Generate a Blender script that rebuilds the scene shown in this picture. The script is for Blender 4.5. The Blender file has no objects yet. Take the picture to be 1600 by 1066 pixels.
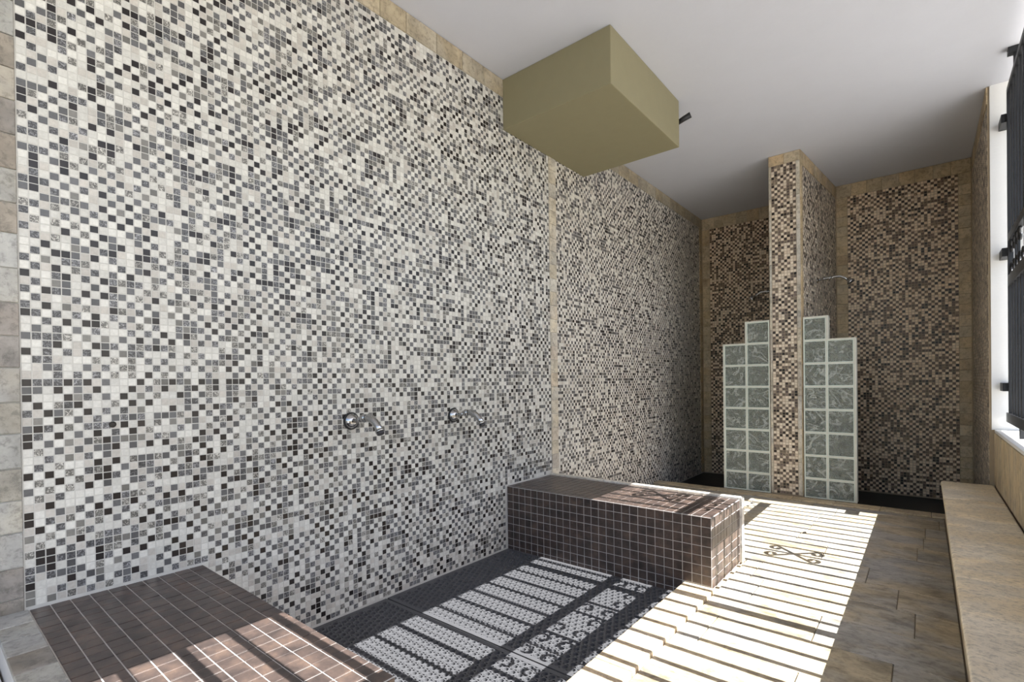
import bpy, bmesh, math, random
import numpy as np
from mathutils import Vector, Matrix

rnd = random.Random(7)
rng = np.random.default_rng(11)
C = bpy.context.scene.collection
SC = bpy.context.scene

# ------------------------------------------------------------------ camera
def make_camera():
    yaw, pitch, roll = math.radians(39.5712), math.radians(-0.3493), math.radians(-0.7265)
    F = Vector((-math.sin(yaw) * math.cos(pitch), math.cos(yaw) * math.cos(pitch), math.sin(pitch)))
    R = Vector((math.cos(yaw), math.sin(yaw), 0))
    U = R.cross(F)
    R2 = math.cos(roll) * R + math.sin(roll) * U
    U2 = -math.sin(roll) * R + math.cos(roll) * U
    cd = bpy.data.cameras.new('camera')
    co = bpy.data.objects.new('camera', cd)
    C.objects.link(co)
    m = Matrix((R2, U2, -F)).transposed().to_4x4()
    m.translation = Vector((2.1552, 0, 1.0518))
    co.matrix_world = m
    cd.sensor_width = 36
    cd.lens = 785.35 / 1600 * 36
    cd.shift_x = (800 - 796.24) / 1600
    cd.shift_y = (602.79 - 533) / 1600
    cd.clip_start = 0.02
    SC.camera = co
make_camera()

# ------------------------------------------------------------------ light
SUN_EL = math.atan(1 / 0.885)
w = bpy.data.worlds.new('sky'); SC.world = w; w.use_nodes = True
nt = w.node_tree; nt.nodes.clear()
wo = nt.nodes.new('ShaderNodeOutputWorld'); bg = nt.nodes.new('ShaderNodeBackground')
sk = nt.nodes.new('ShaderNodeTexSky'); sk.sky_type = 'NISHITA'; sk.sun_disc = False
sk.sun_elevation = SUN_EL; sk.sun_rotation = math.radians(90)
sk.air_density = 1.0; sk.dust_density = 2.0; sk.ozone_density = 1.0
bg.inputs['Strength'].default_value = 0.36
nt.links.new(sk.outputs[0], bg.inputs[0]); nt.links.new(bg.outputs[0], wo.inputs[0])
sd = bpy.data.lights.new('sun', 'SUN'); sd.energy = 22.5; sd.angle = math.radians(0.13); sd.color = (1, 0.985, 0.955)
so = bpy.data.objects.new('sun', sd); C.objects.link(so)
so.rotation_euler = Vector((math.cos(SUN_EL), 0, math.sin(SUN_EL))).to_track_quat('Z', 'Y').to_euler()
so.location = (6, 2, 6)
SC.view_settings.view_transform = 'Standard'
SC.view_settings.look = 'None'
SC.view_settings.gamma = 1
SC.view_settings.use_curve_mapping = False
SC.view_settings.exposure = 0.0

# ------------------------------------------------------------------ materials
def new_mat(name):
    m = bpy.data.materials.new(name); m.use_nodes = True
    n = m.node_tree; n.nodes.clear()
    o = n.nodes.new('ShaderNodeOutputMaterial'); b = n.nodes.new('ShaderNodeBsdfPrincipled')
    n.links.new(b.outputs[0], o.inputs[0])
    return m, n, b
def N(n, t, **k):
    x = n.nodes.new(t)
    for a, v in k.items():
        if hasattr(x, a): setattr(x, a, v)
        else: x.inputs[a].default_value = v
    return x
def mixc(n, fac, a, b, blend='MIX'):
    x = n.nodes.new('ShaderNodeMix'); x.data_type = 'RGBA'; x.blend_type = blend
    for i, v in ((0, fac), (6, a), (7, b)):
        if isinstance(v, bpy.types.NodeSocket): n.links.new(v, x.inputs[i])
        else: x.inputs[i].default_value = v if i == 0 else (*v, 1)
    return x.outputs[2]
def ramp(n, src, pts):
    r = n.nodes.new('ShaderNodeValToRGB'); n.links.new(src, r.inputs[0])
    e = r.color_ramp.elements
    while len(e) < len(pts): e.new(0.5)
    for i, (p, c) in enumerate(pts):
        e[i].position = p; e[i].color = (*c, 1) if not isinstance(c, (int, float)) else (c, c, c, 1)
    return r.outputs[0]
def geo_pos(n, scale=(1, 1, 1), rand=0.0):
    g = n.nodes.new('ShaderNodeNewGeometry'); mp = n.nodes.new('ShaderNodeMapping')
    mp.inputs['Scale'].default_value = scale
    n.links.new(g.outputs['Position'], mp.inputs[0])
    if rand:
        oi = n.nodes.new('ShaderNodeObjectInfo'); ml = n.nodes.new('ShaderNodeMath'); ml.operation = 'MULTIPLY'
        ml.inputs[1].default_value = rand
        n.links.new(oi.outputs['Random'], ml.inputs[0])
        cx = n.nodes.new('ShaderNodeCombineXYZ')
        for i in range(3): n.links.new(ml.outputs[0], cx.inputs[i])
        n.links.new(cx.outputs[0], mp.inputs['Location'])
    return mp.outputs[0]
def noise(n, vec, scale, detail=4, rough=0.6, dist=0.0):
    x = n.nodes.new('ShaderNodeTexNoise'); n.links.new(vec, x.inputs['Vector'])
    x.inputs['Scale'].default_value = scale; x.inputs['Detail'].default_value = detail
    x.inputs['Roughness'].default_value = rough; x.inputs['Distortion'].default_value = dist
    return x.outputs[0]
def bump(n, b, h, strength=0.3, dist=0.002):
    x = n.nodes.new('ShaderNodeBump'); x.inputs['Strength'].default_value = strength; x.inputs['Distance'].default_value = dist
    n.links.new(h, x.inputs['Height']); n.links.new(x.outputs[0], b.inputs['Normal'])

def plain(name, col, rough=0.5, metal=0.0, nscale=20, var=0.12, bmp=0.0, bd=0.002):
    m, n, b = new_mat(name)
    p = geo_pos(n); f = noise(n, p, nscale)
    c = mixc(n, f, tuple(v * (1 - var) for v in col), tuple(min(1, v * (1 + var)) for v in col))
    n.links.new(c, b.inputs['Base Color'])
    b.inputs['Roughness'].default_value = rough; b.inputs['Metallic'].default_value = metal
    if bmp: bump(n, b, noise(n, p, nscale * 6, 5), bmp, bd)
    return m

def stone(name, tints, rough=0.5, streak=(1, 1, 1), fine=18.0, dark=0.62, rand=31.0, hue_amt=0.4):
    """travertine: one tint per piece, soft streaks, small pits"""
    m, n, b = new_mat(name)
    oi = n.nodes.new('ShaderNodeObjectInfo')
    k = len(tints)
    base = ramp(n, oi.outputs['Random'], [(i / max(1, k - 1), t) for i, t in enumerate(tints)])
    p = geo_pos(n, streak, rand)
    big = ramp(n, noise(n, p, 5.0, 5, 0.62, 0.6), [(0.34, dark), (0.50, 0.92), (0.66, 1.15)])
    c = mixc(n, 1.0, base, big, 'MULTIPLY')
    sm = ramp(n, noise(n, p, fine * 2.2, 5, 0.75, 0.3), [(0.36, 0.50), (0.50, 0.98), (0.7, 1.12)])
    c = mixc(n, 0.75, c, sm, 'MULTIPLY')
    hue = ramp(n, noise(n, p, 2.6, 3), [(0.42, (1.10, 1.0, 0.80)), (0.58, (0.95, 0.99, 1.06))])
    c = mixc(n, hue_amt, c, hue, 'MULTIPLY')
    n.links.new(c, b.inputs['Base Color']); b.inputs['Roughness'].default_value = rough
    bump(n, b, noise(n, p, 60, 6, 0.7), 0.35, 0.002)
    return m

def mosaic_mat(name):
    m, n, b = new_mat(name)
    a = n.nodes.new('ShaderNodeAttribute'); a.attribute_name = 'tile'
    p = geo_pos(n)
    v = ramp(n, noise(n, p, 85, 5, 0.75, 2.0), [(0.42, 0.5), (0.52, 1.0), (0.60, 3.0)])
    vein = mixc(n, 1.0, a.outputs['Color'], v, 'MULTIPLY')
    soft = ramp(n, noise(n, p, 90, 3), [(0.3, 0.88), (0.7, 1.06)])
    lt = mixc(n, 1.0, a.outputs['Color'], soft, 'MULTIPLY')
    c = mixc(n, a.outputs['Alpha'], lt, vein)
    n.links.new(c, b.inputs['Base Color'])
    bw = n.nodes.new('ShaderNodeRGBToBW'); n.links.new(a.outputs['Color'], bw.inputs[0])
    r = ramp(n, bw.outputs[0], [(0.0, 0.30), (0.5, 0.45)])
    n.links.new(r, b.inputs['Roughness'])
    return m

M = {}
M['mosaic'] = mosaic_mat('mosaic tile')
M['grout'] = plain('grey grout', (0.50, 0.49, 0.46), 0.8, bmp=0.2)
M['grout_warm'] = plain('sand grout', (0.36, 0.29, 0.20), 0.8, bmp=0.2)
M['grout_light'] = plain('light grout', (0.46, 0.44, 0.42), 0.7)
M['trav_grey'] = stone('grey travertine', [(0.31, 0.30, 0.27), (0.37, 0.36, 0.33), (0.25, 0.22, 0.19), (0.34, 0.33, 0.30)], 0.55)
M['trav_tan'] = stone('tan travertine', [(0.50, 0.40, 0.26), (0.56, 0.46, 0.31), (0.52, 0.41, 0.26), (0.58, 0.48, 0.33), (0.47, 0.36, 0.23)], 0.5, dark=0.72)  # border tan brightened in its colour to offset the dim far end
M['trav_sand'] = stone('sand travertine', [(0.37, 0.32, 0.23), (0.42, 0.37, 0.28), (0.34, 0.29, 0.21)], 0.5, dark=0.72)
M['trav_pale'] = stone('pale travertine', [(0.52, 0.48, 0.41), (0.58, 0.54, 0.46), (0.49, 0.43, 0.36)], 0.5)
M['floor_stone'] = stone('floor stone', [(0.40, 0.36, 0.30), (0.43, 0.385, 0.31), (0.37, 0.34, 0.295), (0.41, 0.37, 0.31)], 0.42, (1, 1.6, 1), 11, 0.55, hue_amt=0.9)
M['curb_stone'] = stone('curb stone', [(0.50, 0.36, 0.22), (0.60, 0.50, 0.36), (0.46, 0.36, 0.25)], 0.5)
M['seat_stone'] = stone('seat stone', [(0.88, 0.76, 0.57), (0.86, 0.75, 0.58)], 0.35, (1.0, 1.35, 1), 26, 0.88, hue_amt=0.45)
M['apron_stone'] = stone('apron stone', [(0.66, 0.54, 0.37), (0.70, 0.59, 0.42)], 0.4, (1, 2.0, 0.9), 8, 0.7)
M['white_stone'] = stone('white edging stone', [(0.66, 0.62, 0.55), (0.70, 0.66, 0.60)], 0.4, (1, 1, 1), 10, 0.85)
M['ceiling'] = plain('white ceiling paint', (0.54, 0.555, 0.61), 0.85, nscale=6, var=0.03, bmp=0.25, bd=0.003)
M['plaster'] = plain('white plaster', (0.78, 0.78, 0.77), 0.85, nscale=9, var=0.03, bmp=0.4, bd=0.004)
M['olive'] = plain('olive paint', (0.235, 0.212, 0.125), 0.6, nscale=14, var=0.06, bmp=0.25, bd=0.002)
M['chrome'] = plain('chrome', (0.46, 0.46, 0.46), 0.2, 1.0, var=0.1)
M['nozzle'] = plain('dark nozzle face', (0.04, 0.04, 0.045), 0.5)
M['iron'] = plain('black wrought iron', (0.018, 0.019, 0.022), 0.42, 0.3, nscale=60, var=0.4, bmp=0.2)
M['rubber'] = plain('black rubber', (0.072, 0.073, 0.079), 0.5, nscale=4, var=0.12)
M['pan'] = plain('black shower pan', (0.006, 0.006, 0.007), 0.5)
M['mortar'] = plain('white mortar', (0.62, 0.62, 0.55), 0.7, var=0.06)
M['paving'] = plain('outdoor paving', (0.50, 0.48, 0.44), 0.8, nscale=3)
M['debris'] = plain('dark debris', (0.03, 0.025, 0.02), 0.8)

def dark_tile():
    m, n, b = new_mat('brown ceramic tile')
    p = geo_pos(n)
    c = ramp(n, noise(n, p, 14, 5, 0.7), [(0.34, (0.034, 0.026, 0.024)), (0.52, (0.068, 0.049, 0.042)), (0.68, (0.112, 0.076, 0.058))])
    sp = ramp(n, noise(n, p, 190, 3, 0.6), [(0.66, 1.0), (0.74, 2.4)])
    c = mixc(n, 1.0, c, sp, 'MULTIPLY')
    n.links.new(c, b.inputs['Base Color']); b.inputs['Roughness'].default_value = 0.3
    bump(n, b, noise(n, p, 35, 3), 0.15, 0.002)
    return m
M['dark_tile'] = dark_tile()

def glass_mat():
    m, n, b = new_mat('rippled block glass')
    tc = n.nodes.new('ShaderNodeTexCoord'); oi = n.nodes.new('ShaderNodeObjectInfo')
    mp = n.nodes.new('ShaderNodeMapping'); n.links.new(tc.outputs['Object'], mp.inputs[0])
    cx = n.nodes.new('ShaderNodeCombineXYZ'); ml = n.nodes.new('ShaderNodeMath'); ml.operation = 'MULTIPLY'; ml.inputs[1].default_value = 17
    n.links.new(oi.outputs['Random'], ml.inputs[0]); n.links.new(ml.outputs[0], cx.inputs[0]); n.links.new(ml.outputs[0], cx.inputs[2])
    n.links.new(cx.outputs[0], mp.inputs['Location'])
    h = noise(n, mp.outputs[0], 17, 2, 0.5, 2.6)
    b.inputs['Base Color'].default_value = (0.84, 0.89, 0.83, 1)
    b.inputs['Roughness'].default_value = 0.04
    b.inputs['IOR'].default_value = 1.5
    b.inputs['Transmission Weight'].default_value = 0.86
    bump(n, b, h, 1.0, 0.03)
    sw = noise(n, mp.outputs[0], 7, 1, 0.4, 2.4)
    tw = ramp(n, sw, [(0.0, 0.90), (0.53, 0.88), (0.58, 0.60), (0.61, 0.66), (0.65, 0.88)])  # pale swirls in the glass stand in for glints of refracted light
    n.links.new(tw, b.inputs['Transmission Weight'])
    return m
M['glass'] = glass_mat()
M['glass_rim'] = plain('frosted pale green glass', (0.62, 0.70, 0.63), 0.3, nscale=40, var=0.1)

# ------------------------------------------------------------------ mesh helpers
def link(name, me, mat, parent=None):
    o = bpy.data.objects.new(name, me); C.objects.link(o)
    if mat and not me.materials: me.materials.append(mat)
    if parent: o.parent = parent
    return o
def boxes_mesh(name, bs):
    """bs: (x0,x1,y0,y1,z0,z1)"""
    v = []; f = []
    for x0, x1, y0, y1, z0, z1 in bs:
        k = len(v)
        v += [(x0, y0, z0), (x1, y0, z0), (x1, y1, z0), (x0, y1, z0), (x0, y0, z1), (x1, y0, z1), (x1, y1, z1), (x0, y1, z1)]
        f += [tuple(k + i for i in q) for q in ((0, 3, 2, 1), (4, 5, 6, 7), (0, 1, 5, 4), (1, 2, 6, 5), (2, 3, 7, 6), (3, 0, 4, 7))]
    me = bpy.data.meshes.new(name); me.from_pydata(v, [], f); me.update()
    return me
def boxes(name, bs, mat, parent=None):
    return link(name, boxes_mesh(name, bs), mat, parent)
def bevel_box(name, b, mat, parent=None, r=0.004, seg=2):
    x0, x1, y0, y1, z0, z1 = b
    bm = bmesh.new(); bmesh.ops.create_cube(bm, size=1)
    bmesh.ops.scale(bm, vec=(x1 - x0, y1 - y0, z1 - z0), verts=bm.verts)
    bmesh.ops.translate(bm, vec=((x0 + x1) / 2, (y0 + y1) / 2, (z0 + z1) / 2), verts=bm.verts)
    bmesh.ops.bevel(bm, geom=bm.edges[:], offset=r, segments=seg, profile=0.5, affect='EDGES')
    me = bpy.data.meshes.new(name); bm.to_mesh(me); bm.free()
    return link(name, me, mat, parent)
def tag(o, label, cat, group=None):
    o['label'] = label; o['category'] = cat
    if group: o['group'] = group
    return o
def struct(o):
    o['kind'] = 'structure'; return o
def empty(name, loc):
    o = bpy.data.objects.new(name, None); C.objects.link(o); o.location = loc
    o.empty_display_size = 0.1
    return o
def reparent(o, p):
    o.parent = p; o.matrix_parent_inverse = Matrix.Translation(p.location).inverted()
    return o

def tube_bm(bm, pts, r, n=10, cap=True):
    """pts list of Vector, r float or list"""
    pts = [Vector(p) for p in pts]
    if not isinstance(r, (list, tuple)): r = [r] * len(pts)
    rings = []; up = None
    for i, p in enumerate(pts):
        t = (pts[min(i + 1, len(pts) - 1)] - pts[max(i - 1, 0)]).normalized()
        if up is None:
            up = Vector((0, 0, 1)) if abs(t.z) < 0.9 else Vector((1, 0, 0))
        a = t.cross(up).normalized(); b2 = a.cross(t).normalized(); up = b2
        rings.append([bm.verts.new(p + r[i] * (math.cos(2 * math.pi * k / n) * a + math.sin(2 * math.pi * k / n) * b2)) for k in range(n)])
    for A, B in zip(rings, rings[1:]):
        for k in range(n):
            f = bm.faces.new((A[k], A[(k + 1) % n], B[(k + 1) % n], B[k])); f.smooth = True
    if cap:
        bm.faces.new(rings[0][::-1]); bm.faces.new(rings[-1])
def bm_obj(name, bm, mat, parent=None):
    bmesh.ops.recalc_face_normals(bm, faces=bm.faces)
    me = bpy.data.meshes.new(name); bm.to_mesh(me); bm.free()
    return link(name, me, mat, parent)
def tube(name, pts, r, mat, parent=None, n=10):
    bm = bmesh.new(); tube_bm(bm, pts, r, n); return bm_obj(name, bm, mat, parent)

# pieces lying on a plane:   P = O + u*U + v*V + n*Nn
class Plane:
    def __init__(s, O, U, V):
        s.O, s.U, s.V = Vector(O), Vector(U).normalized(), Vector(V).normalized(); s.N = s.U.cross(s.V)
        m = Matrix((s.U, s.V, s.N)).transposed().to_4x4(); s.m = m
    def at(s, u, v, n=0): return s.O + s.U * u + s.V * v + s.N * n
_slabs = {}
def slab_mesh(w, h, t, ch, mat, name):
    key = (round(w, 4), round(h, 4), round(t, 4), ch, mat.name, name)
    if key in _slabs: return _slabs[key]
    a, b = w / 2, h / 2
    v = [(-a, -b, 0), (a, -b, 0), (a, b, 0), (-a, b, 0),
         (-a, -b, t - ch), (a, -b, t - ch), (a, b, t - ch), (-a, b, t - ch),
         (-a + ch, -b + ch, t), (a - ch, -b + ch, t), (a - ch, b - ch, t), (-a + ch, b - ch, t)]
    f = [(0, 3, 2, 1), (8, 9, 10, 11)]
    for i in range(4):
        j = (i + 1) % 4
        f += [(i, j, 4 + j, 4 + i), (4 + i, 4 + j, 8 + j, 8 + i)]
    me = bpy.data.meshes.new(name); me.from_pydata(v, [], f); me.update(); me.materials.append(mat)
    _slabs[key] = me
    return me
def piece(name, pl, u0, u1, v0, v1, mat, parent, t=0.006, ch=0.0015, gap=0.0015, base=-0.002):
    """a single tile or stone with its own edges between (u0,v0) and (u1,v1) of the plane"""
    me = slab_mesh(u1 - u0 - 2 * gap, v1 - v0 - 2 * gap, t - base + rnd.choice((0, 0, .0004, .0008)), ch, mat, name)
    o = bpy.data.objects.new(name, me); C.objects.link(o)
    m = pl.m.copy(); m.translation = pl.at((u0 + u1) / 2, (v0 + v1) / 2, base)
    o.matrix_world = m
    o.parent = parent
    if parent and parent.type == 'EMPTY': o.matrix_parent_inverse = Matrix.Translation(parent.location).inverted()
    return o
def run(name, pl, u0, u1, v0, v1, step, mat, parent, along='u', jitter=0.0, **k):
    a, b = (u0, u1) if along == 'u' else (v0, v1)
    cnt = max(1, round((b - a) / step)); s = (b - a) / cnt
    e = [a + i * s + (rnd.uniform(-jitter, jitter) if 0 < i < cnt else 0) for i in range(cnt + 1)]
    for i in range(cnt):
        if along == 'u': piece(name, pl, e[i], e[i + 1], v0, v1, mat, parent, **k)
        else: piece(name, pl, u0, u1, e[i], e[i + 1], mat, parent, **k)

PITCH = 0.0245
def tile_colors(nu, nv, warm):
    """checker-like random mosaic: (nu,nv,4) rgb + vein flag"""
    ii, jj = np.meshgrid(np.arange(nu), np.arange(nv), indexing='ij')
    par = (ii + jj) % 2 == 0
    r = rng.random((nu, nv)); light = np.where(par, r < 0.78, r < 0.17)
    col = np.zeros((nu, nv, 4))
    q = rng.random((nu, nv)); g = rng.random((nu, nv, 1)); h = rng.random((nu, nv, 1))
    cool = dict(l=(0.565, 0.57, 0.545), l2=(0.46, 0.45, 0.425), m=(0.095, 0.100, 0.106), m2=(0.165, 0.165, 0.155), d=(0.012, 0.009, 0.009))
    hot = dict(l=(0.84, 0.69, 0.51), l2=(0.74, 0.57, 0.40), m=(0.110, 0.068, 0.045), m2=(0.17, 0.115, 0.07), d=(0.016, 0.009, 0.006))  # browner far tiles, with warm bounce light and extra brightness put into the colour
    P = {k: np.array(cool[k]) * (1 - warm) + np.array(hot[k]) * warm for k in cool}
    L = np.where(q[..., None] < 0.75, P['l'], P['l2']) * (0.86 + 0.24 * g)
    D = np.where(q[..., None] < 0.22, P['d'] * (0.6 + g), np.where(q[..., None] < 0.72, P['m'] * (0.65 + 0.8 * g), P['m2'] * (0.7 + 0.6 * g)))
    col[..., :3] = np.where(light[..., None], L, D)
    col[..., 3] = ((~light) & (q > 0.22) & (h[..., 0] < 0.68)).astype(float)
    return col
def tiles_mesh(name, pl, U, V, cols, mat, size=PITCH - 0.0026, h=0.0013, off=0.0):
    """joined small tiles: centres U,V (1d arrays), cols (n,4)"""
    n = len(U); a = size / 2; b = a - 0.0005
    O, Uu, Vv, Nn = (np.array(x) for x in (pl.O, pl.U, pl.V, pl.N))
    hh = h + rng.random(n) * 0.0006
    loc = np.array([(-a, -a, 0), (a, -a, 0), (a, a, 0), (-a, a, 0), (-b, -b, 1), (b, -b, 1), (b, b, 1), (-b, b, 1)])
    P = (O + (U[:, None] + loc[None, :, 0])[..., None] * Uu + (V[:, None] + loc[None, :, 1])[..., None] * Vv
         + (off - 0.0005 + loc[None, :, 2] * hh[:, None])[..., None] * Nn)
    quads = np.array([(4, 5, 6, 7), (0, 1, 5, 4), (1, 2, 6, 5), (2, 3, 7, 6), (3, 0, 4, 7)])
    idx = (quads[None] + (np.arange(n) * 8)[:, None, None]).reshape(-1)
    me = bpy.data.meshes.new(name)
    me.vertices.add(n * 8); me.vertices.foreach_set('co', P.reshape(-1))
    me.loops.add(len(idx)); me.loops.foreach_set('vertex_index', idx)
    nf = n * 5; me.polygons.add(nf); me.polygons.foreach_set('loop_start', np.arange(nf) * 4)
    me.polygons.foreach_set('loop_total', np.full(nf, 4))
    me.update(calc_edges=True); me.validate(); me.shade_flat()
    if cols is not None:
        at = me.attributes.new('tile', 'FLOAT_COLOR', 'POINT')
        at.data.foreach_set('color', np.repeat(cols, 8, axis=0).reshape(-1))
    me.materials.append(mat)
    return me
_single = {}
def single_tile_mesh(col):
    key = tuple(int(c * 12) for c in col)
    if key in _single: return _single[key]
    pl = Plane((0, 0, 0), (1, 0, 0), (0, 1, 0))
    me = tiles_mesh('mosaic_tile', pl, np.zeros(1), np.zeros(1), np.array([col]), M['mosaic'])
    _single[key] = me
    return me
def mosaic(pl, u0, u1, v0, v1, warm, parent, single=None, keep=None):
    nu = int(round((u1 - u0) / PITCH)); nv = int(round((v1 - v0) / PITCH))
    su, sv = (u1 - u0) / nu, (v1 - v0) / nv
    col = tile_colors(nu, nv, warm)
    if callable(warm): pass
    uu = u0 + (np.arange(nu) + .5) * su; vv = v0 + (np.arange(nv) + .5) * sv
    UU, VV = np.meshgrid(uu, vv, indexing='ij')
    mask = np.ones((nu, nv), bool)
    if keep is not None: mask &= keep(UU, VV)
    sm = np.zeros((nu, nv), bool)
    if single is not None: sm = single(UU, VV) & mask
    for i, j in zip(*np.nonzero(sm)):
        o = bpy.data.objects.new('mosaic_tile', single_tile_mesh(col[i, j])); C.objects.link(o)
        m = pl.m.copy(); m.translation = pl.at(UU[i, j], VV[i, j]); o.matrix_world = m; o.parent = parent
    mk = mask & ~sm
    me = tiles_mesh('mosaic_field', pl, UU[mk], VV[mk], col[mk], M['mosaic'])
    o = bpy.data.objects.new('mosaic_field', me); C.objects.link(o); o.parent = parent; o['kind'] = 'stuff'
    return o

# ------------------------------------------------------------------ main dimensions (metres)
H = 3.068
YF, YF2 = 6.438, 6.283         # back walls of left and right shower
YC = 5.045                     # front of middle pier and glass blocks
YJ = 4.84                      # end of window opening
XR, XL = 2.50, 2.53            # mosaic wall right, low wall under window
ZSILL = 0.681
Y0 = -1.6

# ------------------------------------------------------------------ structure
walkf = (1.19, 3.04, Y0, 4.93, -0.30, -0.010)
floor = struct(boxes('floor', [(1.19, XL, Y0, 4.93, -0.30, -0.010), (-0.02, 1.19, 3.06, 4.93, -0.30, -0.010),
                               (-0.02, 1.19, 0.10, 3.06, -0.30, -0.078), (-0.02, 1.19, Y0, 0.10, -0.30, -0.010)], M['grout_warm']))
pan = struct(boxes('floor_shower', [(-0.02, XR + 0.02, 4.93, YF + 0.02, -0.30, -0.112)], M['pan']))
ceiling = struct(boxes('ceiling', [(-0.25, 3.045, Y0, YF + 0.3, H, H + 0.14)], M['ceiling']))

wall_left = struct(boxes('wall_left', [(-0.22, 0, Y0, YF, -0.30, H)], M['grout']))
wall_back = struct(boxes('wall_back', [(-0.22, 1.20, YF, YF + 0.3, -0.30, H), (1.20, XL + 0.22, YF2, YF + 0.3, -0.30, H)], M['grout_warm']))
# pier between the showers, widening toward the back wall
def pier():
    a = [(1.07, YC), (1.32, YC), (1.44, YF2), (1.07, YF2)]
    v = [(x, y, -0.112) for x, y in a] + [(x, y, H) for x, y in a]
    f = [(3, 2, 1, 0), (4, 5, 6, 7)] + [(i, (i + 1) % 4, 4 + (i + 1) % 4, 4 + i) for i in range(4)]
    me = bpy.data.meshes.new('wall_middle'); me.from_pydata(v, [], f); me.update()
    return struct(link('wall_middle', me, M['grout_warm']))
wall_mid = pier()
wall_right = struct(boxes('wall_right', [(XR, 2.76, YJ + 0.004, YF2, -0.30, H)], M['grout_warm']))
jamb = struct(boxes('trim_1', [(XR + 0.012, 2.76, YJ - 0.006, YJ + 0.006, ZSILL, H), (2.70, 2.86, 4.79, YJ + 0.3, 0, H)], M['plaster']))
low_wall = struct(boxes('wall_window', [(XL, 2.78, Y0, YJ, -0.30, ZSILL - 0.02)], M['grout_warm']))
sill = struct(bevel_box('trim_2', (XL - 0.004, 2.80, Y0, YJ - 0.006, ZSILL - 0.02, ZSILL), M['plaster'], r=0.003))
paving = struct(boxes('floor_outside', [(2.78, 30, -20, 30, -0.35, -0.15)], M['paving']))

# planes seen from inside the room (N points into the room)
PL = Plane((0, 0, 0), (0, 1, 0), (0, 0, 1))                 # left wall: u=y v=z n=+x
PB1 = Plane((0, YF, 0), (1, 0, 0), (0, 0, 1)); PB2 = Plane((0, YF2, 0), (1, 0, 0), (0, 0, 1))   # n=-y
PC = Plane((0, YC, 0), (1, 0, 0), (0, 0, 1))
dS = Vector((0.12, YF2 - YC, 0)); LS = dS.length
PS = Plane((1.32, YC, 0), dS, (0, 0, 1))                    # pier right face
PM = Plane((1.07, YF2, 0), (0, -1, 0), (0, 0, 1))           # pier left face n=-x
PR = Plane((XR, YF2, 0), (0, -1, 0), (0, 0, 1))             # right mosaic wall, u=YF2-y, n=-x
PW = Plane((XL, 0, 0), (0, -1, 0), (0, 0, 1))               # low wall, u=-y
PF = Plane((0, 0, 0), (1, 0, 0), (0, 1, 0))                 # floor

TOPB = 2.948
# left wall: borders and mosaic
run('border_tile', PL, 0.132, 0.235, 0.10, TOPB, 0.1, M['trav_grey'], wall_left, 'v', 0.006)
run('border_tile', PL, -0.4, 0.132, 0.10, TOPB, 0.3, M['trav_grey'], wall_left, 'v', 0.006)
run('border_tile', PL, 3.09, 3.182, 0.0, TOPB, 0.1016, M['trav_pale'], wall_left, 'v', 0.004)
run('border_tile', PL, 6.34, YF - 0.008, -0.10, TOPB, 0.1016, M['trav_tan'], wall_left, 'v', 0.004)
run('border_tile', PL, -0.4, 2.572, TOPB, H - 0.002, 0.2, M['trav_sand'], wall_left, 'u', 0.02)
run('border_tile', PL, 3.596, YF - 0.008, TOPB, H - 0.002, 0.2, M['trav_sand'], wall_left, 'u', 0.02)
U0 = 0.236
mosaic(PL, U0, 3.09, 0.37 - 17 * PITCH, TOPB, 0.10, wall_left,
       single=lambda u, v: (u < U0 + 4 * PITCH) & (v > 0.45) & (v < 2.27),
       keep=lambda u, v: ~(((u < 0.734) | (u > 2.56)) & (v < 0.372)) & ~((u > 2.56) & (v > 2.73) & False))
mosaic(PL, 3.183, 6.34, -0.10, TOPB, 0.22, wall_left, keep=lambda u, v: (v > 0.004) | (u > 5.0))
# back wall left and right showers
run('border_tile', PB1, 0.008, 0.098, -0.10, TOPB - 0.02, 0.1016, M['trav_tan'], wall_back, 'v', 0.004)
run('border_tile', PB1, 0.008, 1.06, TOPB - 0.02, H - 0.002, 0.13, M['trav_tan'], wall_back, 'u', 0.01)
mosaic(PB1, 0.098, 1.06, -0.10, TOPB - 0.02, 0.95, wall_back)
run('border_tile', PB2, 1.448, 1.545, -0.10, TOPB - 0.01, 0.1016, M['trav_tan'], wall_back, 'v', 0.004)
run('border_tile', PB2, 2.403, XR - 0.008, -0.10, TOPB - 0.01, 0.1016, M['trav_tan'], wall_back, 'v', 0.004)
run('border_tile', PB2, 1.448, XR - 0.008, TOPB - 0.01, H - 0.002, 0.13, M['trav_tan'], wall_back, 'u', 0.01)
mosaic(PB2, 1.545, 2.403, -0.10, TOPB - 0.01, 1.0, wall_back)
# middle pier
run('border_tile', PC, 1.07, 1.32, 2.975, H - 0.002, 0.125, M['trav_tan'], wall_mid, 'u')
run('border_tile', PC, 1.07, 1.092, 0.022, 2.975, 0.3, M['trav_pale'], wall_mid, 'v')
run('border_tile', PC, 1.288, 1.32, 0.022, 2.975, 0.3, M['trav_pale'], wall_mid, 'v')
mosaic(PC, 1.092, 1.288, 0.022, 2.975, 0.65, wall_mid)
run('border_tile', PS, 0.0, LS - 0.01, TOPB, H - 0.002, 0.14, M['trav_tan'], wall_mid, 'u')
run('border_tile', PS, 0.0, 0.055, 0.0, TOPB, 0.3, M['trav_tan'], wall_mid, 'v')
mosaic(PS, 0.055, LS - 0.01, -0.10, TOPB, 0.45, wall_mid)
mosaic(PM, 0.01, YF2 - YC, -0.10, H - 0.01, 0.8, wall_mid)
# right wall return
run('border_tile', PR, 0.01, YF2 - YJ, TOPB, H - 0.002, 0.2, M['trav_tan'], wall_right, 'u')
mosaic(PR, 0.01, YF2 - YJ - 0.012, 0.0, TOPB, 0.55, wall_right)
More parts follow.
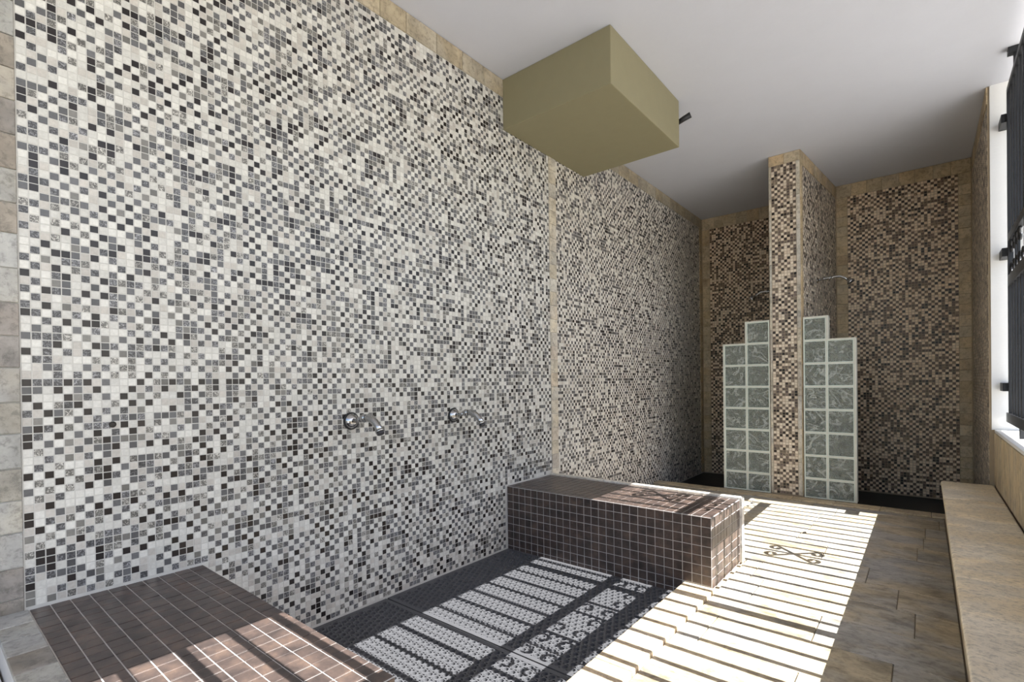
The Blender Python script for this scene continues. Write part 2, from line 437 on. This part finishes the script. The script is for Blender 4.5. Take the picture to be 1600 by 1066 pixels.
# panels on the low wall under the window
run('wall_panel', PW, -YJ + 0.01, -Y0, 0.0, 0.262, 0.40, M['apron_stone'], low_wall, 'u', 0.01)
run('wall_panel', PW, -YJ + 0.01, -Y0, 0.297, ZSILL - 0.022, 0.405, M['apron_stone'], low_wall, 'u', 0.01)

# floor stones (rows along x, boundaries measured in y)
rows = [0.11 + 0.275 * i for i in range(13)]
rows = [2.31 + 0.275 * (i - 8) for i in range(0, 9)] + [2.585, 2.86, 3.135, 3.41, 3.69, 3.965, 4.24, 4.515, 4.79, 4.90]
joint = {2.31: 2.117 + 0.3, 2.585: 2.117, 2.86: 2.05, 3.135: 1.913, 3.41: 2.30, 3.69: 2.114, 2.035: 2.06}
for a, b in zip(rows, rows[1:]):
    xs0 = 1.347 if a < 3.08 else 0.004
    j = joint.get(round(a, 3), rnd.uniform(1.5, 2.2))
    L = 0.62
    cuts = sorted([x for k in range(-5, 4) for x in [j + k * L] if xs0 + 0.06 < x < 2.262 - 0.03])
    e = [xs0] + cuts + [2.262]
    for x0, x1 in zip(e, e[1:]):
        if a < 3.06 < b and x0 < 1.3: a2 = 3.105
        else: a2 = a
        piece('floor_tile', PF, x0, x1, a2, b, M['floor_stone'], floor, t=0.0, ch=0.002, gap=0.0016, base=-0.0105)
# patch behind the bench where the row starts lower
for x0, x1 in ((0.004, 0.45), (0.45, 0.9), (0.9, 1.343)):
    piece('floor_tile', PF, x0, x1, 3.105, 3.41, M['floor_stone'], floor, t=0.0, ch=0.002, gap=0.0016, base=-0.0105)

# curb stones along the foot basin and shower threshold
ys = [0.735 + i * 0.304 for i in range(7)]
for a, b in zip(ys, ys[1:]):
    o = bevel_box('curb_stone', (1.192, 1.345, a + 0.0015, b - 0.0015, -0.078, 0.016), M['curb_stone'], floor, r=0.004)
e = [0.004 + i * 0.312 for i in range(9)]
for a, b in zip(e, e[1:]):
    bevel_box('threshold_stone', (a + 0.0015, b - 0.0015, 4.90, 5.035, -0.112, 0.012), M['trav_tan'], floor, r=0.004)

# ------------------------------------------------------------------ glass block screens
def glass_screen(cols, label):
    """cols: (x0, x1, number of blocks high)"""
    x_min = min(c[0] for c in cols); x_max = max(c[1] for c in cols)
    t = empty('glass_block_screen', ((x_min + x_max) / 2, YC + 0.05, 0.014)); tag(t, label, 'screen', None)
    y0, y1 = YC - 0.008, YC + 0.085
    j = 0.0055
    mort = []
    for (x0, x1, n) in cols:
        for k in range(n):
            z1 = 1.584 - 0.2 * (8 - n) - 0.2 * k; z0 = max(z1 - 0.2, 0.014)
            # hollow block: pale rim, with a rippled pane set in front and one behind
            ax, bx, az, bz = x0 + j, x1 - j, z0 + j, z1 - j
            hx, hy, hz = (bx - ax) / 2, (y1 - y0 - 0.008) / 2, (bz - az) / 2
            ci = 0.005
            v = [(sx * (hx - i), sy * hy, sz * (hz - i)) for i in (0, ci) for sy in (-1, 1) for (sx, sz) in ((-1, -1), (1, -1), (1, 1), (-1, 1))]
            f = []
            for q in range(4):
                p = (q + 1) % 4
                f += [(q, p, 4 + p, 4 + q), (8 + q, 12 + q, 12 + p, 8 + p), (q, 8 + q, 8 + p, p), (4 + q, 4 + p, 12 + p, 12 + q)]
            bm = bmesh.new(); vs = [bm.verts.new(c) for c in v]
            for q in f: bm.faces.new([vs[i] for i in q])
            o = bm_obj('glass_block', bm, M['glass_rim'], t)
            o.matrix_parent_inverse = Matrix.Translation(t.location).inverted()
            o.location = ((ax + bx) / 2, (y0 + y1) / 2, (az + bz) / 2)
            for sy in (-1, 1):
                c = sy * (hy - 0.007)
                pn = bevel_box('pane', (-hx + ci, hx - ci, c - 0.0045, c + 0.0045, -hz + ci, hz - ci), M['glass'], o, r=0.0035, seg=2)
            # mortar joints on four sides
            yb0, yb1 = y0 + 0.003, y1 - 0.003
            mort += [(x0, x0 + j, yb0, yb1, z0, z1), (x1 - j, x1, yb0, yb1, z0, z1),
                     (x0 + j, x1 - j, yb0, yb1, z0, z0 + j), (x0 + j, x1 - j, yb0, yb1, z1 - j, z1)]
    reparent(boxes('mortar', mort, M['mortar']), t)
    # edging strip over stepped outer edge and tops
    ed = []
    order = sorted(cols, key=lambda c: c[2])
    lo, hi = order[0], order[-1]
    ztop = lambda n: 1.584 - 0.2 * (8 - n)
    left = lo[0] < hi[0]
    xo = (lo[0] - 0.010, lo[0]) if left else (lo[1], lo[1] + 0.012)
    ed.append((xo[0], xo[1], y0, y1, 0.014, ztop(lo[2]) + 0.008))
    ed.append((lo[0], lo[1], y0, y1, ztop(lo[2]), ztop(lo[2]) + 0.008))
    xi = (hi[0] - 0.010, hi[0]) if left else (hi[1], hi[1] + 0.012)
    ed.append((xi[0], xi[1], y0, y1, ztop(lo[2]) + 0.008, ztop(hi[2]) + 0.008))
    ed.append((hi[0], hi[1], y0, y1, ztop(hi[2]), ztop(hi[2]) + 0.008))
    reparent(boxes('edging', ed, M['mortar']), t)
    return t
glass_screen([(0.668, 0.868, 7), (0.868, 1.066, 8)], 'stepped greenish glass block screen left of the mosaic pier')
glass_screen([(1.334, 1.509, 8), (1.509, 1.705, 7)], 'stepped greenish glass block screen right of the mosaic pier')

# ------------------------------------------------------------------ tiled benches
def tile_field(name, pl, u0, u1, v0, v1, parent, nu=None, nv=None, single=True, off=0.0):
    nu = nu or round((u1 - u0) / 0.049); nv = nv or round((v1 - v0) / 0.049)
    su, sv = (u1 - u0) / nu, (v1 - v0) / nv
    if single:
        for i in range(nu):
            for j in range(nv):
                piece(name, pl, u0 + i * su, u0 + (i + 1) * su, v0 + j * sv, v0 + (j + 1) * sv, M['dark_tile'], parent,
                      t=0.0012, ch=0.0006, gap=0.0016, base=-0.001)
    else:
        for i in range(1): pass
        uu = u0 + (np.arange(nu) + .5) * su; vv = v0 + (np.arange(nv) + .5) * sv
        UU, VV = np.meshgrid(uu, vv, indexing='ij')
        me = tiles_mesh('tile_field', pl, UU.ravel(), VV.ravel(), None, M['dark_tile'], size=min(su, sv) - 0.0030, h=0.0014)
        o = bpy.data.objects.new('tile_field', me); C.objects.link(o); reparent(o, parent); o['kind'] = 'stuff'

# near bench
b1 = empty('tiled_bench', (0.6, 0.45, -0.078))
tag(b1, 'dark brown tiled bench in the left foreground with a grey stone edge strip', 'bench')
reparent(boxes('body', [(0.004, 1.1875, 0.16, 0.7318, -0.078, 0.362)], M['grout_light']), b1)
PT1 = Plane((0, 0, 0.3625), (1, 0, 0), (0, 1, 0))
tile_field('tile', PT1, 0.006, 1.186, 0.244, 0.732, b1, 24, 10)
run('edge_stone', PT1, 0.006, 1.186, 0.16, 0.243, 0.118, M['trav_grey'], b1, 'u', 0.006, t=0.005)
PX1 = Plane((1.188, 0, 0), (0, 1, 0), (0, 0, 1))
tile_field('tile', PX1, 0.244, 0.733, -0.02, 0.362, b1, 10, 8, single=False)
PY1 = Plane((0, 0.7315, 0), (-1, 0, 0), (0, 0, 1))
tile_field('tile', PY1, -1.187, -0.006, -0.02, 0.362, b1, 24, 8, single=False)

# far bench
b2 = empty('tiled_bench', (0.67, 2.82, 0))
tag(b2, 'brown tiled bench in mid room with a white stone edge along its back', 'bench')
reparent(boxes('body', [(0.004, 1.190, 2.564, 3.058, -0.078, 0.362), (1.190, 1.329, 2.564, 3.058, 0.0, 0.362)], M['grout_light']), b2)
PT2 = Plane((0, 0, 0.3625), (1, 0, 0), (0, 1, 0)); PFr = Plane((0, 2.564, 0), (1, 0, 0), (0, 0, 1)); PX2 = Plane((1.329, 0, 0), (0, 1, 0), (0, 0, 1))
nfr = 27; s = (1.329 - 0.006) / nfr
tile_field('tile', PFr, 0.006, 0.006 + s * nfr, 0.018, 0.361, b2, nfr, 7)
tile_field('tile', PFr, 0.006, 0.006 + s * 24, -0.078, 0.018, b2, 24, 2, single=False)
tile_field('tile', PX2, 2.566, 3.056, 0.003, 0.361, b2, 10, 7)
tile_field('tile', PT2, 0.006, 1.327, 2.566, 3.056, b2, 27, 10, single=False)
for a, b in ((0.006, 0.45), (0.45, 0.9), (0.9, 1.345)):
    reparent(bevel_box('edge_stone', (a + 0.001, b - 0.001, 3.059, 3.10, 0.0, 0.374), M['white_stone'], r=0.003), b2)

# stone bench under the window
b3 = empty('stone_bench', (2.4, 2.0, 0))
tag(b3, 'long low beige stone bench built along the window wall', 'bench')
reparent(boxes('body', [(2.268, XL - 0.012, Y0, YJ - 0.03, 0.0, 0.262)], M['grout_warm']), b3)
PB = Plane((2.268, 0, 0), (0, -1, 0), (0, 0, 1))
run('front_panel', PB, -YJ + 0.03, -Y0, 0.002, 0.262, 0.40, M['apron_stone'], b3, 'u', 0.0, t=0.004)
ye = [YJ - 0.008, 4.16, 2.55, 0.9, Y0]
for a, b in zip(ye, ye[1:]):
    o = reparent(bevel_box('seat_slab', (2.240, XL - 0.0085, b + 0.0008, a - 0.0008, 0.262, 0.2945), M['seat_stone'], r=0.010, seg=4), b3)

# ------------------------------------------------------------------ rubber mats in the foot basin
def mat_mesh(x0, x1, y0, y1, z):
    """perforated mat: square cells with a round hole and a raised rim, staggered rows"""
    p = 0.034; b = 0.022
    nx = int((x1 - x0 - 2 * b) / p); ny = int((y1 - y0 - 2 * b) / p)
    px, py = (x1 - x0 - 2 * b) / nx, (y1 - y0 - 2 * b) / ny
    v = []; f = []; K = 12
    X0, Y0_, X1, Y1 = x0 + b, y0 + b, x1 - b, y1 - b
    ang = [2 * math.pi * k / K + math.pi / K * 0 for k in range(K)]
    def sq(a, hx, hy):
        c, s_ = math.cos(a), math.sin(a); m = 1 / max(abs(c), abs(s_)); return c * m * hx, s_ * m * hy
    for j in range(ny):
        sh = 0.5 * (j % 2)
        cells = [(i + sh, 0.5) for i in range(nx)]
        for i, hw in cells:
            cx, cy = X0 + (i + 0.5) * px, Y0_ + (j + 0.5) * py
            if i + 1 > nx + 0.01: continue
            k0 = len(v)
            for rr, zz in ((None, z), (0.0135, z), (0.0130, z + 0.0012), (0.0118, z + 0.0006), (0.0112, z - 0.0105), (0.0, z - 0.0105)):
                for a in ang:
                    if rr is None: dx, dy = sq(a, px / 2, py / 2)
                    else: dx, dy = rr * math.cos(a), rr * math.sin(a)
                    v.append((cx + dx, cy + dy, zz))
            for q in range(5):
                for k in range(K):
                    k2 = (k + 1) % K
                    f.append((k0 + q * K + k, k0 + q * K + k2, k0 + (q + 1) * K + k2, k0 + (q + 1) * K + k))
        if sh:  # fill half cells at both ends
            ya, yb = Y0_ + j * py, Y0_ + (j + 1) * py
            for xa, xb in ((X0, X0 + px / 2), (X1 - px / 2, X1)):
                k0 = len(v); v += [(xa, ya, z), (xb, ya, z), (xb, yb, z), (xa, yb, z)]; f.append((k0, k0 + 1, k0 + 2, k0 + 3))
    def bx(a0, a1, b0, b1, c0, c1):
        k = len(v)
        v.extend([(a0, b0, c0), (a1, b0, c0), (a1, b1, c0), (a0, b1, c0), (a0, b0, c1), (a1, b0, c1), (a1, b1, c1), (a0, b1, c1)])
        f.extend([tuple(k + i for i in q) for q in ((0, 3, 2, 1), (4, 5, 6, 7), (0, 1, 5, 4), (1, 2, 6, 5), (2, 3, 7, 6), (3, 0, 4, 7))])
    bx(x0, x1, y0, Y0_, z - 0.022, z + 0.001); bx(x0, x1, Y1, y1, z - 0.022, z + 0.001)
    bx(x0, X0, Y0_, Y1, z - 0.022, z + 0.001); bx(X1, x1, Y0_, Y1, z - 0.022, z + 0.001)
    bx(x0, x1, y0, y1, z - 0.0255, z - 0.022)
    me = bpy.data.meshes.new('rubber_mat'); me.from_pydata(v, [], f); me.update()
    return me
for (a, b, lab) in ((1.583, 2.560, 'black perforated rubber mat lying beside the brown tiled bench in mid room'),
                    (0.745, 1.575, 'black perforated rubber mat lying beside the dark bench in the foreground')):
    t = link('rubber_mat', mat_mesh(0.012, 1.182, a, b, -0.052), M['rubber'])
    tag(t, lab, 'mat')

# ------------------------------------------------------------------ olive box under the ceiling
bx = bevel_box('ceiling_box', (0.001, 0.80, 2.572, 3.596, 2.733, H - 0.001), M['olive'], r=0.004)
tag(bx, 'olive green boxed housing hanging from the ceiling against the mosaic wall', 'box')
sp = empty('floodlight', (0.79, 3.60, 2.95)); tag(sp, 'small black floodlight poking out behind the olive ceiling box', 'light')
reparent(bevel_box('bracket', (0.755, 0.785, 3.597, 3.625, 2.895, 2.975), M['iron'], r=0.002), sp)
tb = tube('lamp_body', [(0.77, 3.625, 2.925), (0.82, 3.632, 2.945), (0.868, 3.64, 2.962)], [0.017, 0.019, 0.021], M['iron'], n=14); reparent(tb, sp)

# ------------------------------------------------------------------ foot showers and wall showers
def foot_shower(y, z, label):
    t = empty('foot_shower', (0.0025, y, z)); tag(t, label, 'shower', 'foot showers on the mosaic wall')
    def ch(o): o.parent = t; return o
    ch(tube('wall_flange', [(0, 0, 0), (0.004, 0, 0)], 0.043, M['iron'], n=28))
    ch(tube('escutcheon', [(0.003, 0, 0), (0.010, 0, 0), (0.020, 0, 0), (0.030, 0, 0)], [0.037, 0.036, 0.026, 0.015], M['chrome'], n=28))
    ch(tube('pipe', [(0.026, 0, 0), (0.06, 0, 0.006), (0.092, 0, 0.013)], 0.0105, M['chrome'], n=14))
    ch(tube('ball_joint', [(0.088, 0, 0.012), (0.094, 0, 0.014), (0.106, 0, 0.017), (0.118, 0, 0.019), (0.124, 0, 0.019)], [0.011, 0.018, 0.0215, 0.018, 0.013], M['chrome'], n=16))
    ch(tube('head', [(0.122, 0, 0.019), (0.140, 0.002, 0.020), (0.166, 0.003, 0.014), (0.190, 0.004, 0.000), (0.208, 0.005, -0.018), (0.222, 0.006, -0.038)],
            [0.015, 0.0190, 0.0190, 0.0170, 0.0165, 0.019], M['chrome'], n=16))
    ch(tube('collar', [(0.2205, 0.006, -0.036), (0.226, 0.006, -0.044)], 0.0215, M['chrome'], n=16))
    ch(tube('nozzle', [(0.225, 0.006, -0.043), (0.231, 0.006, -0.052)], 0.0165, M['nozzle'], n=16))
    return t
foot_shower(1.391, 0.875, 'chrome foot shower spout on the mosaic wall, nearer the dark foreground bench')
foot_shower(2.079, 0.863, 'chrome foot shower spout on the mosaic wall, nearer the bench in mid room')

def wall_shower(x, y, z, sx, label):
    t = empty('shower_head', (x, y, z)); tag(t, label, 'shower')
    def ch(o): o.parent = t; return o
    ch(tube('escutcheon', [(0, 0, 0), (sx * 0.004, 0, 0), (sx * 0.012, 0, 0)], [0.030, 0.029, 0.013], M['chrome'], n=24))
    ch(tube('shower_arm', [(sx * 0.008, 0, 0), (sx * 0.06, 0, 0.006), (sx * 0.14, 0, 0.014), (sx * 0.185, 0, 0.012), (sx * 0.215, 0, -0.004), (sx * 0.245, 0, -0.028)],
            [0.0105, 0.0105, 0.0105, 0.0105, 0.0105, 0.0105], M['chrome'], n=14))
    for d in (0.05, 0.095, 0.118):
        ch(tube('collar', [(sx * d, 0, 0.006), (sx * (d + 0.012), 0, 0.008)], 0.0150, M['chrome'], n=16))
    ch(tube('head', [(sx * 0.240, 0, -0.022), (sx * 0.252, 0, -0.033), (sx * 0.262, 0, -0.044), (sx * 0.270, 0, -0.052)], [0.013, 0.018, 0.032, 0.034], M['chrome'], n=22))
    ch(tube('nozzle', [(sx * 0.270, 0, -0.052), (sx * 0.272, 0, -0.055)], 0.031, M['nozzle'], n=22))
    return t
wall_shower(1.371, 5.545, 1.985, 1, 'chrome shower head on the right side of the mosaic pier')
wall_shower(1.067, 5.545, 1.92, -1, 'dark shower head half hidden behind the left side of the mosaic pier')

# ------------------------------------------------------------------ wrought iron window grille
XG = 2.595
def spiral(c, a0, turns, r0, r1, n=16, sgn=1):
    out = []
    for k in range(n + 1):
        q = k / n; r = r0 + (r1 - r0) * q; a = a0 + sgn * turns * 2 * math.pi * q
        out.append(Vector((XG, c[0] + r * math.cos(a), c[1] + r * math.sin(a))))
    return out
def scroll_motif(bm, y, z):
    """two crossing S bars whose four ends curl in toward the middle"""
    for s in (-1, 1):
        pts = []
        for e in (1, -1):
            # curl centre near end e of this diagonal
            cy, cz = y + s * e * 0.062, z + e * 0.120
            r0 = 0.044
            sg = -s if e == 1 else -s
            a_start = math.atan2(-e, 0) if False else (math.pi / 2 * 0 + (0 if s * e > 0 else math.pi))
            sp = spiral((cy, cz), a_start, 0.85, r0, 0.010, 14, (1 if s * e > 0 else -1) * e * 1)
            if e == 1: pts = sp[::-1] + [Vector((XG, y, z))]
            else: pts += sp
        tube_bm(bm, pts, 0.0105, 6)
def grille(ya, yb, bars, motifs, label, thick_end):
    t = empty('window_grille', (XG, (ya + yb) / 2, ZSILL)); tag(t, label, 'grille', 'window grilles')
    z0, z1 = 0.742, 2.945
    def B(name, b): return reparent(bevel_box(name, b, M['iron'], r=0.0015, seg=1), t)
    B('stile', (XG - 0.014, XG + 0.014, yb - 0.028, yb, z0, z1)); B('stile', (XG - 0.014, XG + 0.014, ya, ya + 0.028, z0, z1))
    for (a, b) in ((z0, 0.806), (1.645, 1.715), (1.940, 1.985), (z1 - 0.035, z1)):
        B('rail', (XG - 0.015, XG + 0.015, ya + 0.028, yb - 0.028, a, b))
    for y in bars:
        B('bar', (XG - 0.008, XG + 0.008, y - 0.013, y + 0.013, 0.806, 1.645))
        B('bar', (XG - 0.008, XG + 0.008, y - 0.013, y + 0.013, 1.985, z1 - 0.035))
        if (bars.index(y) % 3): B('bar', (XG - 0.006, XG + 0.006, y - 0.011, y + 0.011, 1.715, 1.940))
    # rings and short curls in the band between the two rails
    yy = sorted(bars)
    for a, b in zip([ya + 0.02] + yy, yy + [yb - 0.02]):
        c = (a + b) / 2
        if b - a < 0.08: continue
        bm = bmesh.new()
        if rnd.random() < 0.5:
            b3_ = bmesh.new(); tube_bm(b3_, spiral((c, 1.890), math.pi / 2, 0.8, 0.046, 0.014, 14, -1), 0.0075, 6)
            reparent(bm_obj('scroll', b3_, M['iron']), t)
        tube_bm(bm, spiral((c, 1.765), -math.pi / 2, 0.8, 0.046, 0.014, 14), 0.0075, 6)
        reparent(bm_obj('scroll', bm, M['iron']), t)
    for (y, z) in motifs:
        bm = bmesh.new(); scroll_motif(bm, y, z); reparent(bm_obj('scroll', bm, M['iron']), t)
    return t
bars1 = [4.662 - 0.1262 * i for i in range(1, 18)]
bars1 = [y for y in bars1 if y > 2.49]
g1 = grille(2.415, 4.676, bars1, [(3.402, 1.19), (2.898, 2.25)], 'black wrought iron window grille leaf hinged at the white jamb by the showers', True)
bars2 = [2.30 - 0.123 * i for i in range(0, 17)]
grille(0.15, 2.4149, [y for y in bars2 if y > 0.24], [(1.193, 1.19)], 'black wrought iron window grille leaf nearer the viewer over the stone bench', True)
for z in (0.98, 1.877, 2.763):
    hb = bevel_box('hinge', (XG - 0.040, XG + 0.004, 4.677, YJ - 0.007, z - 0.028, z + 0.028), M['iron'], r=0.002)
    reparent(hb, g1)
reparent(bevel_box('sun_stop_rail', (XG - 0.015, XG + 0.015, 4.677, 4.785, 0.742, 0.806), M['iron'], r=0.0015), g1)  # added piece, stops sun slipping past the stile onto the floor
reparent(bevel_box('foot', (XG - 0.012, XG + 0.02, 4.18, 4.21, ZSILL, 0.742), M['iron'], r=0.002), g1)
reparent(boxes('top_bracket', [(XG - 0.01, XG + 0.012, 4.36, 4.38, 2.94, H - 0.03), (XG - 0.035, XG + 0.09, 4.34, 4.40, H - 0.035, H - 0.001)], M['iron']), g1)

# ------------------------------------------------------------------ small things
bm = bmesh.new(); bmesh.ops.create_icosphere(bm, subdivisions=2, radius=0.011)
for v_ in bm.verts: v_.co.z = v_.co.z * 0.6; v_.co *= 1 + 0.25 * math.sin(v_.co.x * 400 + v_.co.y * 300)
pb = bm_obj('pebble', bm, M['debris']); pb.location = (1.52, 3.90, 0.006)
tag(pb, 'tiny dark pebble on the sunlit striped floor', 'pebble')
sc = tube('wall_screw', [(0.002, 0, 0), (0.004, 0, 0), (0.010, 0, 0)], [0.011, 0.010, 0.005], M['debris'], n=10)
sc.location = (0, 0.461, 0.925); tag(sc, 'small black screw stub in the mosaic wall above the dark foreground bench', 'screw')

# white ledge beyond the near bench
lg = struct(bevel_box('trim_3', (0.004, 1.18, -0.45, 0.155, -0.010, 0.30), M['plaster'], r=0.004))
